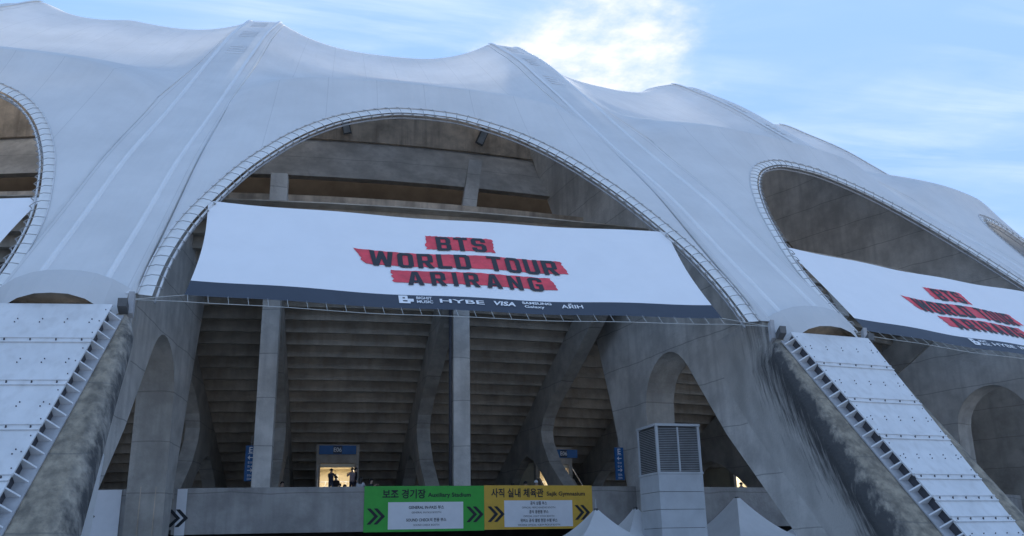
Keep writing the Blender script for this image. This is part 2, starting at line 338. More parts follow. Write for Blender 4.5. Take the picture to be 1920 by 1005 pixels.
# ------------------------------------------------------------------ the fabric roof
roof = thing('membrane_roof', 'huge white tensioned fabric roof sweeping down over the stadium arches', 'roof')
NS = 72
def bottom_edge():
    cols = []
    h = D / 2
    for i in range(9): cols.append((-h + (h - 6.27) * i / 8.5, 117.15 + .25 * 0, None))
    for i in range(NS + 1):
        s = -1 + 2 * i / NS; t, z, d = arch_pt(s); cols.append((degrees(atan2(t, d)), hypot(t, d), z))
    for i in range(9): cols.append((h - (h - 6.27) * (8 - i) / 8.5, 117.15, None))
    return cols
CE = bottom_edge(); NL, NV = 16, 52
for k in range(-2, 5):
    mb = MB(); uvs = []
    for (a, rb, zb) in CE:
        if zb is None: zb = interp(RIDGE, rb)
        for j in range(NV + 1):
            r = rb + (RC - rb) * (j / NL) if j <= NL else RC + (RING - RC) * ((j - NL) / (NV - NL))
            mb.v.append(cyl(bay(k) + a, r, lift(bay(k) + a, roof_z(a, r, rb, zb)))); uvs.append((a, r))
        for q, (r, dz) in enumerate(((78.5, .5), (77, .9))):
            mb.v.append(cyl(bay(k) + a, r, lift(bay(k) + a, roof_z(a, RING, rb, zb)) + dz)); uvs.append((a, r))
    nn = NV + 3
    for i in range(len(CE) - 1):
        for j in range(nn - 1): p = i * nn + j; mb.f.append((p, p + nn, p + nn + 1, p + 1)); mb.m.append(0)
    o = mb.build('membrane_panel', M['membrane'], roof, True)
    ul = o.data.uv_layers.new(name='UVMap')
    for lp in o.data.loops: ul.data[lp.index].uv = uvs[lp.vertex_index]
def ridge_strip(k, t0, t1, h, ra=116.9, rb=80.3):
    mb = MB(); n = 60
    for i in range(n + 1):
        r = ra + (rb - ra) * i / n; z0 = interp(RIDGE, r); c = (t0 + t1) / 2
        for (t, hh) in ((t0, -.03), (t0 + .06, h), (c, h * 1.25), (t1 - .06, h), (t1, -.03)): mb.v.append(cyl(but(k), r, lift(but(k) + degrees(t / r), z0) + hh + .02, t))
    for i in range(n):
        for q in range(4): p = i * 5 + q; mb.f.append((p, p + 1, p + 6, p + 5)); mb.m.append(0)
    return mb
for k in range(-1, 5):
    ridge_strip(k, -1.36, -1.10, .08).build('weld_strip', M['weld'], roof, True)
    ridge_strip(k, 1.10, 1.36, .08).build('weld_strip', M['weld'], roof, True)
    mb = MB()                                                    # groups of small rung patches between the strips near the ridge top
    for (r0, n) in ((82.5, 4), (86.5, 4), (90.5, 4)):
        for i in range(n):
            r = r0 + i * .5; z = lift(but(k), interp(RIDGE, r)); z2 = lift(but(k), interp(RIDGE, r + .12))
            mb.hexa([cyl(but(k), r, z + .015, -.6), cyl(but(k), r + .12, z2 + .015, -.6), cyl(but(k), r + .12, z2 + .015, .6), cyl(but(k), r, z + .015, .6),
                     cyl(but(k), r, z + .07, -.6), cyl(but(k), r + .12, z2 + .07, -.6), cyl(but(k), r + .12, z2 + .07, .6), cyl(but(k), r, z + .07, .6)])
    mb.build('rung_patch', M['patch'], roof)
# hoods where the fabric ends above each steel leg
for k in range(-1, 4):
    def hood(u, v):
        t = (u * 2 - 1) * 2.25; bulge = (1 - abs(u * 2 - 1) ** 2.5)
        r = 117.0 + .95 * v; z = interp(RIDGE, r) - .12 * (1 - bulge)
        n = .06 + bulge * (.62 + .05 * sin(v * pi)) * (1 - .10 * v) + .10 * (1 - v)
        return cyl(but(k), r + n * .72 - .2, z + n * .70 + .1 - .55 * v * (1 - bulge), t)
    mb = MB().grid(hood, 8, 4)
    o = mb.build('end_hood', M['membrane'], roof, False)
    MB().grid(lambda u, v: hood(u, 0) * (1 - v) + cyl(but(k), 116.9, interp(RIDGE, 116.9) + .0, (u * 2 - 1) * 2.25) * v, 8, 2).build('hood_back', M['membrane'], roof, False)
    MB().grid(lambda u, v: hood(u, .75) * (1 - v) + cyl(but(k), 117.25, interp(RIDGE, 117.25) - .35, (u * 2 - 1) * 2.2) * v, 8, 2).build('hood_underside', M['fascia'], roof, False)

# ------------------------------------------------------------------ lattice edge trusses of the arches
arch_labels = {-1: 'lattice edge truss around the arch cut off by the left edge of the picture', 0: 'lattice edge truss around the big central arch over the whole banner',
               1: 'lattice edge truss around the arch over the partly hidden right banner', 2: 'lattice edge truss around the small sliver of arch at the far right edge'}
strut_mesh = None
for k in (-1, 0, 1, 2):
    T = thing('arch_truss', arch_labels[k], 'truss', arch_w(k, 0), 'edge trusses of the roof arches')
    n = 96; ss = [-1 + 2 * i / n for i in range(n + 1)]
    MB().tube([arch_w(k, s, .02, -.03) for s in ss], .035, 6).build('outer_chord', M['steel'], T, True)
    MB().tube([arch_w(k, s, .70, .10) for s in ss], .05, 6).build('inner_chord', M['steel'], T, True)
    MB().tube([arch_w(k, s, .62, .36) for s in ss], .05, 6).build('back_chord', M['steel_grey'], T, True)
    MB().grid(lambda u, v: arch_w(k, -1 + 2 * u, (.04 + .50 * v), .02 + .03 * v + .04 * v * (1 - v) * sin(u * 290)), 160, 3).build('sheet', M['pvc'], T, True)
    # hoop struts: one shared mesh in a local frame, placed along the arch
    if strut_mesh is None:
        mb = MB()
        mb.tube([(0, 0, -.05), (.03, .3, -.15), (.06, .58, -.13), (.08, .84, 0)], .019, 5)
        mb.tube([(.08, .84, 0), (.14, .72, .1), (.26, .62, .36)], .022, 4)
        mb.tube([(.08, .78, .02), (.34, .70, .10)], .02, 4)
        strut_mesh = mb.build('strut', M['strut']); strut_mesh = strut_mesh.data
        bpy.data.objects.remove(bpy.data.objects['strut'])
    # even spacing by length
    L = [0.]; pts = [arch_w(k, -1 + 2 * i / 400) for i in range(401)]
    for i in range(400): L.append(L[-1] + (pts[i + 1] - pts[i]).length)
    m = 72; j = 0
    for i in range(m):
        l = L[-1] * (i + .5) / m
        while L[j + 1] < l: j += 1
        s = -1 + 2 * (j + (l - L[j]) / (L[j + 1] - L[j])) / 400
        p = arch_w(k, s); y = (arch_w(k, s, 1.) - p).normalized(); z = (arch_w(k, s, 0, 1.) - p).normalized(); x = y.cross(z)
        o = bpy.data.objects.new('strut', strut_mesh); COL.objects.link(o); o.parent = T
        mt = Matrix((x, y, z)).transposed().to_4x4(); mt.translation = p - T.location; o.matrix_local = mt

# ------------------------------------------------------------------ concrete buttresses with steel-clad legs
fin_labels = {-1: 'concrete buttress at the far left, mostly outside the picture', 0: 'left concrete buttress with arched hole and pale stained foot, beside the blue sail sheet',
              1: 'right concrete buttress with black rain stain and arched hole behind the louvred duct', 2: 'far right concrete buttress with arched hole behind the second banner', 3: 'concrete buttress hidden beyond the far right arch'}
LEG_S = .80
def leg_r(z): return 117.75 + (9.8 - z) * LEG_S       # concrete front face of the leg
OPEN_ARC = [(103.7, 8.9), (103.74, 9.4), (103.86, 9.95), (104.1, 10.45), (104.45, 10.9), (104.9, 11.28), (105.4, 11.55), (105.95, 11.71), (106.5, 11.73), (107.0, 11.62), (107.5, 11.36), (107.95, 10.98), (108.4, 10.45), (108.8, 9.9)]
for k in range(-1, 4):
    az = but(k); dr = {0: .7, 1: -.4}.get(k, 0)
    B = thing('buttress', fin_labels[k], 'buttress', cyl(az, 110, 0), 'concrete buttresses with white steel legs')
    inner = [(102.0 + dr, 0), (101.45 + dr, 4.8), (99.9 + dr, 10), (98.0 + dr, 15.4), (93.6 + dr * 2, 23.6), (88.6, 30.8), (85.5, 35.0)]
    top = [(r, lift(az, interp(RIDGE, r)) - .45) for r in (84.5, 89, 94, 99, 104, 109, 113)] + [(116.6, 9.9)]
    hole = OPEN_ARC + [(109.1, 9.5), (111.2, 6.7), (114.0, 3.7), (116.0, 1.5), (117.0, .0 + .3), (103.6, .3)]
    mb = MB(); prism(mb, inner + top + [(118.2, 5.0), (119.5, 0)], [hole], lambda r, z: cyl(az, r, z, -.9), lambda r, z: cyl(az, r, z, .9))
    mb.build('fin_wall', M['concrete'], B)
    rv = [(103.6, .35), (103.68, 5)] + OPEN_ARC + [(109.1, 9.5)]
    rv2 = [(r + (.012 if r < 105 else 0), z - (.012 if z > 9.6 else 0)) for r, z in rv]
    mb = MB()
    for r, z in rv2: mb.v += [cyl(az, r, z, -.897), cyl(az, r, z, .897)]
    for i in range(len(rv2) - 1): mb.f.append((2 * i, 2 * i + 1, 2 * i + 3, 2 * i + 2)); mb.m.append(0)
    mb.build('hole_lining', M['raker'], B)
    # reveal lining grooves of the arched hole
    mb = MB()
    for t in (-.25, .45): mb.box(cyl(az, 103.66, 5, t), (cyl(az, 1, 0) * .03), cyl(az + 90, .022, 0), (0, 0, 4.2))
    mb.build('joint_groove', M['fascia'], B)
    # raking leg: lofted section that flares towards the ground, rounded front corners
    mb = MB(); zs = [11.3, 10.6, 9.9, 9.0, 8, 7, 6, 5, 4, 3, 2, 1, 0]; nsec = 0
    for z in zs:
        rf = leg_r(z); w = (2.45 + .35 * min(1, max(0, 9.9 - z))) + .085 * (9.8 - z); ri = max(interp([(0, 117.5), (1.5, 116.4), (3.7, 114.4), (6.7, 111.6), (9.5, 109.8), (11.3, 109.5)], z), 0) 
        cr = .45 + .07 * max(0, 9.8 - z); sec = [(ri, .86), (ri + (rf - ri) * .18, .885), (ri + (rf - ri) * .48, .9 + (w - .9) * .33), (ri + (rf - ri) * .78, .9 + (w - .9) * .80)]
        for q in range(6):
            an = q / 5 * pi / 2; sec.append((rf - cr + cr * sin(an), w - cr + cr * cos(an)))
        full = [(r, t) for r, t in sec] + [(r, -t) for r, t in sec[::-1]]; nsec = len(full)
        if z > 9.9: full = [(r if True else r, t) for r, t in full]
        mb.v += [cyl(az, r, z, t) for r, t in full]
    for i in range(len(zs) - 1):
        for q in range(nsec): a, b2 = i * nsec + q, i * nsec + (q + 1) % nsec; mb.f.append((a, b2, b2 + nsec, a + nsec)); mb.m.append(0)
    mb.f.append(tuple(range(nsec))); mb.f.append(tuple((len(zs) - 1) * nsec + q for q in range(nsec))); mb.m += [0, 0]
    o = mb.build('raking_leg', M['leg'], B, True)
    ATS = [(1, 0), (1, 0), (1, .12), (.9, .62), (.6, .92), (.4, .95), (.2, .8), (.1, .5), (0, .25)] + [(0, 0)] * 10
    at1 = o.data.attributes.new('side', 'FLOAT', 'POINT'); at2 = o.data.attributes.new('stain', 'FLOAT', 'POINT')
    for i in range(len(o.data.vertices)):
        q = i % nsec; q = min(q, nsec - 1 - q); zz_ = zs[i // nsec]
        at1.data[i].value = ATS[q][0]; at2.data[i].value = ATS[q][1] * (.55 if zz_ > 9 else 1.) * (1 if k == 1 else .72)
    # steel cladding: plates, joints, side rails, ribs
    nrm = Vector((sin(R(az)), -cos(R(az)), LEG_S)).normalized()
    def lp(z, t, h): return cyl(az, leg_r(z), z, t) + nrm * h
    def hw(z): return 2.07 - .09 * (9.8 - z)
    seams = [9.9, 8.25, 6.6, 5.05, 3.5, 2.72, 2.0, .9, -.02]
    for z1, z0 in zip(seams, seams[1:]):
        a, b2 = z1 - .06, z0 + .06
        mb = MB().hexa([lp(b2, -hw(b2), .40), lp(b2, hw(b2), .40), lp(a, hw(a), .40), lp(a, -hw(a), .40), lp(b2, -hw(b2), .46), lp(b2, hw(b2), .46), lp(a, hw(a), .46), lp(a, -hw(a), .46)])
        mb.build('steel_plate', M['steel'], B)
        if z1 < 9.8:
            j = z1; mb = MB()
            for dz in (-.085, .085): mb.hexa([lp(j + dz - .018, -hw(j), .462), lp(j + dz - .018, hw(j), .462), lp(j + dz + .018, hw(j), .462), lp(j + dz + .018, -hw(j), .462), lp(j + dz - .018, -hw(j), .51), lp(j + dz - .018, hw(j), .51), lp(j + dz + .018, hw(j), .51), lp(j + dz + .018, -hw(j), .51)])
            mb.hexa([lp(j - .07, -hw(j), .44), lp(j - .07, hw(j), .44), lp(j + .07, hw(j), .44), lp(j + .07, -hw(j), .44), lp(j - .07, -hw(j), .475), lp(j - .07, hw(j), .475), lp(j + .07, hw(j), .475), lp(j + .07, -hw(j), .475)])
            mb.build('joint_strip', M['steel'], B)
            mb = MB()
            for q in range(-2, 3): mb.box(lp(j, q * hw(j) * .42, .485), cyl(az + 90, .022, 0), Vector((0, 0, .04)), nrm * .02)
            mb.build('joint_bolt', M['bolt'], B, kind='stuff')
        mb = MB(); zm = (z1 + z0) / 2
        if z1 - z0 > 1:
            for q in range(-2, 3):
                for dd in (-.07, .07): mb.box(lp(zm + dd, q * hw(zm) * .40 + dd * .3, .47), cyl(az + 90, .017, 0), Vector((0, 0, .017)), nrm * .018)
            for q in (-1, 1):
                for dd in (-.5, 0, .5): mb.box(lp(zm + dd, q * (hw(zm + dd) - .12), .47), cyl(az + 90, .015, 0), Vector((0, 0, .015)), nrm * .016)
            mb.build('plate_bolt', M['bolt'], B, kind='stuff')
    mb = MB()
    MB().hexa([lp(0, -hw(0) - .42, .02), lp(0, hw(0) + .42, .02), lp(9.75, hw(9.75) + .34, .02), lp(9.75, -hw(9.75) - .34, .02), lp(0, -hw(0) - .42, .07), lp(0, hw(0) + .42, .07), lp(9.75, hw(9.75) + .34, .07), lp(9.75, -hw(9.75) - .34, .07)]).build('base_rail', M['steel_grey'], B)
    for sg in (-1, 1):
        z = 9.55; mb = MB().hexa([lp(0, sg * (hw(0) - .12), .07), lp(0, sg * (hw(0) - .06), .07), lp(9.75, sg * (hw(9.75) - .06), .07), lp(9.75, sg * (hw(9.75) - .12), .07), lp(0, sg * (hw(0) - .12), .40), lp(0, sg * (hw(0) - .06), .40), lp(9.75, sg * (hw(9.75) - .06), .40), lp(9.75, sg * (hw(9.75) - .12), .40)])
        mb.build('side_web', M['bolt'], B)
        while z > .1:
            h = hw(z); mb = MB(); a = .022
            mb.hexa([lp(z - a, sg * (h - .06), .07), lp(z + a, sg * (h - .06), .07), lp(z + a, sg * (h + .32), .07), lp(z - a, sg * (h + .32), .07), lp(z - a, sg * (h - .06), .43), lp(z + a, sg * (h - .06), .43), lp(z + a, sg * (h + .0), .43), lp(z - a, sg * (h + .0), .43)])
            mb.build('rib', M['steel'], B); z -= .42
        # bracket at the foot of the arch truss
        MB().box(lp(9.95, sg * 2.35, .28), cyl(az + 90, .16, 0), Vector((.0, .0, .15)), nrm * .18).build('truss_bracket', M['lamp_case'], B)
        MB().box(lp(10.25, sg * 2.5, .05), cyl(az + 90, .10, 0), Vector((.0, .0, .40)), nrm * .12).build('truss_shoe', M['steel_grey'], B)

# ------------------------------------------------------------------ concourse balcony, columns, rakers
RP = 102.0
A0, A1 = -32.0, 82.0
bal = thing('balcony', 'long curved grey concrete parapet of the raised concourse carrying the direction signs', 'balcony', cyl(BC, RP, 2.6))
for k in range(-1, 6):
    mb = arcbox(MB(), but(k) + .52, but(k + 1) - .52, RP - .28, RP, 2.66, 4.90, 10); mb.build('parapet_panel', M['parapet'], bal)
arcbox(MB(), A0, A1, 79, RP - .02, 2.9, 3.62, 70).build('deck_slab', M['floor'], bal)
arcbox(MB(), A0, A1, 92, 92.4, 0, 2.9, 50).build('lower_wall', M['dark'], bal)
def column(a, label, upper=None, ztop=22.2):
    C = thing('column', label, 'column', cyl(a, RP - .5, 3.6), 'square concrete columns of the concourse')
    MB().box(cyl(a, RP - .49, (3.62 + ztop) / 2), cyl(a + 90, .46, 0), cyl(a, .46, 0), (0, 0, (ztop - 3.62) / 2)).build('shaft', M['concrete'], C)
    if upper:
        p, q = upper; d = (q - p).normalized(); x = cyl(a + 90, .46, 0); y = d.cross(x).normalized() * .6
        MB().box((p + q) / 2, x, y, d * (q - p).length / 2).build('head_strut', M['concrete'], C)
    # radial tie back to the stand
    MB().box(cyl(a, 98.6, ztop - .9), cyl(a + 90, .3, 0), cyl(a, 2.4, 0), (0, 0, .6)).build('tie_beam', M['concrete'], C)
    return C
column(-2.05, 'left square concrete column standing beside the blue E sign')
c2 = column(3.78, 'middle square concrete column with a drain pipe, above the green sign', upper=(cyl(3.62, 101.0, 14.2), cyl(5.55, 93.2, 27.4)), ztop=15.0)
MB().tube([cyl(3.78, RP - .12, 3.7, -.62), cyl(3.78, RP - .12, 14.6, -.62)], .09, 8).build('drain_pipe', M['bolt'], c2, True)
column(-2.05 - D, 'square concrete column seen through the left arch'); column(3.78 + D, 'square concrete column under the second banner', ztop=15)
def seat_z(r): return 5.75 + .57 * (r - 82)
def raker(a, label):
    K = thing('raker_frame', label, 'concrete frame', cyl(a, 90, 3.6), 'wishbone raker frames under the stand')
    out = [(79.3, 3.62), (79.3, 4.15), (99.3, seat_z(99.3) - .05), (103, seat_z(103) - .02), (103.8, 15.9), (101.2, 14.3), (97.4, 12.2), (94.6, 10.8), (93.4, 9.9), (92.9, 9.1), (93.1, 8.3), (94.2, 6.9), (96.5, 5.2), (98.2, 3.62)]
    arch = [(96.0, 3.62), (93.0, 6.2), (91.4, 7.3), (90.2, 7.7), (89.2, 7.5), (87.4, 6.4), (84.6, 3.62)]
    w = .42
    prism(MB(), out + arch, [], lambda r, z: cyl(a, r, z, -w), lambda r, z: cyl(a, r, z, w)).build('frame', M['raker'], K)
raker(-2.05, 'raker frame hidden behind the left column'); raker(3.45, 'dark wishbone raker frame just left of the middle column'); raker(8.6, 'dark wishbone raker frame right of the middle column, beside the right buttress')
raker(-2.05 + D, 'raker frame beyond the right buttress hole'); raker(3.45 + D, 'raker frame under the second banner'); raker(24.5, 'raker frame at the far right buttress'); raker(-5.2, 'raker frame behind the left buttress'); raker(-11.4, 'raker frame deep in the left arch')

# stepped underside of the stand, one arc of concrete per row
stand = thing('seating_stand', 'stepped underside of the concrete seating stand behind the columns', 'grandstand', cyl(BC, 90, 6))
for i in range(25):
    r = 82 + .94 * i; z = 5.75 + .536 * i
    mb = MB(); arcbox(mb, A0, A1, r - .14, r, z - .15, z + .555, 54); arcbox(mb, A0, A1, r - .14, r + .80, z + .56, z + .62, 54)
    mb.build('seat_row', M['seat'], stand)
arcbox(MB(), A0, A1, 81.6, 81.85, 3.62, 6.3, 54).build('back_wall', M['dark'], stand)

# ring wall, fascia and gallery above the stand, its shade put into the dark colour
ring = thing('ring_beam', 'brown and grey concrete ring beam under the roof, with floodlights fixed to it', 'ring beam', cyl(BC, 90, 26))
arcbox(MB(), A0, A1, 96.7, 97, 15.0, 22.9, 54).build('rim_wall', M['fascia'], ring)
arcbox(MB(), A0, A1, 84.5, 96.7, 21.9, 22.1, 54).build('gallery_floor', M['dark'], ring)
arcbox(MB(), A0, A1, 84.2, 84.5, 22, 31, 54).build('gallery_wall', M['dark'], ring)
def wall_sheet(name, mat, prof):
    mb = MB(); n = 54
    for i in range(n + 1):
        for r, z in prof: mb.v.append(cyl(A0 + (A1 - A0) * i / n, r, z))
    q = len(prof)
    for i in range(n):
        for j in range(q): a, b2 = i * q + j, i * q + (j + 1) % q; mb.f.append((a, b2, b2 + q, a + q)); mb.m.append(0)
    mb.f += [tuple(range(q)), tuple(n * q + j for j in range(q))]; mb.m += [0, 0]
    return mb.build(name, mat, ring)
wall_sheet('sloping_wall', M['concrete'], [(91.8, 26.4), (88.1, 30.85), (87.4, 30.85), (91.1, 26.4)])
wall_sheet('fascia', M['fascia'], [(88.35, 30.86), (88.35, 36.2), (87.9, 36.2), (87.9, 30.86)])
wall_sheet('gallery_beam', M['dark'], [(94.6, 22.3), (94.6, 22.75), (94.2, 22.75), (94.2, 22.3)])

# stair wall deep in the far bay
for (a, lb) in ((31.5, 'dark concrete stair wall deep behind the far right buttress hole'), (44.5, 'dark concrete stair wall two bays beyond the far right buttress')):
    mb = MB(); prism(mb, [(83, 3.63), (105.5, 3.63), (105.5, 12), (101, 15.5), (95, 13)], [], lambda r, z: cyl(a, r, z, -.2), lambda r, z: cyl(a, r, z, .2))
    o = mb.build('stair_wall', M['raker']); tag(o, lb, 'wall')

# ------------------------------------------------------------------ floodlights on the fascia
def floodlight(a, z, label, tilt, lit=True):
    F = thing('floodlight', label, 'floodlight', cyl(a, 88.4, z), 'floodlights on the ring beam')
    n = cyl(a, 1, 0); x = cyl(a + 90, 1, 0); up = (Vector((0, 0, 1)) + n * .35).normalized(); x2 = (x * cos(tilt) + up * sin(tilt)); u2 = (-x * sin(tilt) + up * cos(tilt)); f2 = x2.cross(u2)
    if f2.dot(n) < 0: f2 = -f2
    c = cyl(a, 88.95, z)
    MB().box(c, x2 * .30, u2 * .62, f2 * .16).build('housing', M['lamp_case'], F)
    MB().box(c + f2 * .17, x2 * .23, u2 * .54, f2 * .015).build('lens', M['lamp_glass'], F)
    MB().box(cyl(a, 88.55, z), x2 * .10, u2 * .12, n * .3).build('bracket', M['lamp_case'], F)
floodlight(.05, 31.75, 'dark floodlight on the brown fascia at the top left of the central arch', .25)
floodlight(6.7, 31.9, 'floodlight with pale front on the fascia right of the central arch top', -.35)
floodlight(22.4, 32.6, 'floodlight with pale front seen inside the right arch', -.45)

# ------------------------------------------------------------------ banners
def banner_map(k):
    e = Vector((sin(R(bay(k))), -cos(R(bay(k))), 0)); t = Vector((cos(R(bay(k))), sin(R(bay(k))), 0))
    nrm = Vector((e.x, e.y, 0)) * 5.64 + Vector((0, 0, 4.73)); nrm.normalize()
    def f(u, v, h=0.):
        vs = v + .040 * (1 - (u / 11.) ** 2)
        bow = .10 * sin(pi * max(0, min(1, v))) * (1 - (u / 11.2) ** 2)
        rip = .06 * sin(u * .9 + 2 * v) * (1 - min(1, abs(v - .5) * 1.0))
        return e * (110.857 + 4.734 * vs) + t * u + Vector((0, 0, 16.715 - 5.64 * vs)) + nrm * (h + rip - bow)
    return f
# block letters: (width, outline, holes) on a unit-high grid
def glyphs():
    G = {}; s = .215; w = .66; c = .13
    G['O'] = (w, [(c,0),(w-c,0),(w,c),(w,1-c),(w-c,1),(c,1),(0,1-c),(0,c)], [[(s+.04,.17),(s,.21),(s,.79),(s+.04,.83),(w-s-.04,.83),(w-s,.79),(w-s,.21),(w-s-.04,.17)]])
    G['D'] = (w, [(0,0),(w-c,0),(w,c),(w,1-c),(w-c,1),(0,1)], [[(s,.17),(s,.83),(w-s-.04,.83),(w-s,.79),(w-s,.21),(w-s-.04,.17)]])
    G['B'] = (w, [(0,0),(w-c,0),(w,c),(w,.43),(w-.07,.5),(w,.57),(w,1-c),(w-c,1),(0,1)], [[(s,.17),(s,.42),(w-s-.03,.42),(w-s,.39),(w-s,.20),(w-s-.03,.17)], [(s,.58),(s,.83),(w-s-.03,.83),(w-s,.80),(w-s,.61),(w-s-.03,.58)]])
    G['R'] = (w, [(0,0),(s,0),(s,.37),(w*.44,.37),(w-s*1.05,0),(w+.03,0),(w*.74,.40),(w-.03,.42),(w,.47),(w,1-c),(w-c,1),(0,1)], [[(s,.53),(s,.83),(w-s-.03,.83),(w-s,.80),(w-s,.56),(w-s-.03,.53)]])
    G['A'] = (w+.06, [(0,0),(s,0),(s+.05,.19),(w+.06-s-.05,.19),(w+.06-s,0),(w+.06,0),(w*.70+.03,1),(w*.30+.03,1)], [[(s+.085,.35),(w*.5+.03,.80),(w+.06-s-.085,.35)]])
    G['N'] = (w, [(0,0),(s*.92,0),(s*.92,.58),(w-s*.95,0),(w,0),(w,1),(w-s*.92,1),(w-s*.92,.42),(s*.95,1),(0,1)], [])
    G['G'] = (w, [(c,0),(w-c,0),(w,c),(w,.53),(w*.5,.53),(w*.5,.38),(w-s,.38),(w-s,.21),(w-s-.04,.17),(s+.04,.17),(s,.21),(s,.79),(s+.04,.83),(w-s-.04,.83),(w-s,.79),(w-s,.69),(w,.69),(w,1-c),(w-c,1),(c,1),(0,1-c),(0,c)], [])
    G['S'] = (w, [(c,0),(w-c,0),(w,c),(w,.46),(w-c,.585),(s+.03,.585),(s,.62),(s,.79),(s+.04,.83),(w-s-.04,.83),(w-s,.79),(w-s,.69),(w,.69),(w,1-c),(w-c,1),(c,1),(0,1-c),(0,.54),(c,.415),(w-s-.03,.415),(w-s,.38),(w-s,.21),(w-s-.04,.17),(s+.04,.17),(s,.21),(s,.31),(0,.31),(0,c)], [])
    G['T'] = (w*.95, [(w*.475-s/2,0),(w*.475+s/2,0),(w*.475+s/2,.83),(w*.95,.83),(w*.95,1),(0,1),(0,.83),(w*.475-s/2,.83)], [])
    G['I'] = (s, [(0,0),(s,0),(s,1),(0,1)], [])
    G['L'] = (w*.9, [(0,0),(w*.9,0),(w*.9,.17),(s,.17),(s,1),(0,1)], [])
    G['U'] = (w, [(c,0),(w-c,0),(w,c),(w,1),(w-s,1),(w-s,.21),(w-s-.04,.17),(s+.04,.17),(s,.21),(s,1),(0,1),(0,c)], [])
    G['W'] = (1.0, [(.14,0),(.37,0),(.5,.52),(.63,0),(.86,0),(1.0,1),(.785,1),(.725,.42),(.59,1),(.41,1),(.275,.42),(.215,1),(0,1)], [])
    return G
GL = glyphs()
def block_text(par, txt, u0, u1, vt, vb, fn, lean=0.):
    """letters from u0 to u1 (metres), top vt to bottom vb (v units); spacing worked out to fill"""
    wid = sum(GL[c][0] if c != ' ' else .42 for c in txt); gaps = len(txt) - 1; H = (vb - vt) * 7.36
    sx = H * .88; gap = ((u1 - u0) - wid * sx) / gaps; x = u0
    for c in txt:
        if c == ' ': x += .42 * sx + gap; continue
        w, o, hs = GL[c]
        mp = lambda p: (x + p[0] * sx, vb - p[1] * (vb - vt))
        flat2d(MB(), [([mp(p) for p in o], [[mp(p) for p in h] for h in hs])], fn).build('letter', M['ink'], par); x += w * sx + gap
def brush(fn, par, ul, ur, vt, vb, seed):
    """a swipe of red paint with torn ends: ul/ur = (top, bottom) ends, vt/vb = (left, right) edges"""
    rnd = random.Random(seed); jl = [rnd.uniform(-.07, .05) for _ in range(9)]; jr = [rnd.uniform(-.04, .07) for _ in range(9)]; jt = [rnd.uniform(-.0035, .0035) for _ in range(41)]
    def g(u, v):
        i = round(v * 8); a = ul[0] + (ul[1] - ul[0]) * v + jl[i]; b = ur[0] + (ur[1] - ur[0]) * v + jr[i]
        t = vt[0] + (vt[1] - vt[0]) * u; l = vb[0] + (vb[1] - vb[0]) * u
        return fn(a + (b - a) * u, t + (l - t) * v + (jt[round(u * 40)] if v in (0., 1.) else 0))
    MB().grid(g, 40, 8).build('brush_stroke', M['red'], par)
VO = -.036
ban_labels = {-1: 'white banner corner showing in the arch at the left edge', 0: 'wide white banner with red swipes and black lettering hung across the central arch', 1: 'second white banner with red swipes, seen obliquely in the right arch'}
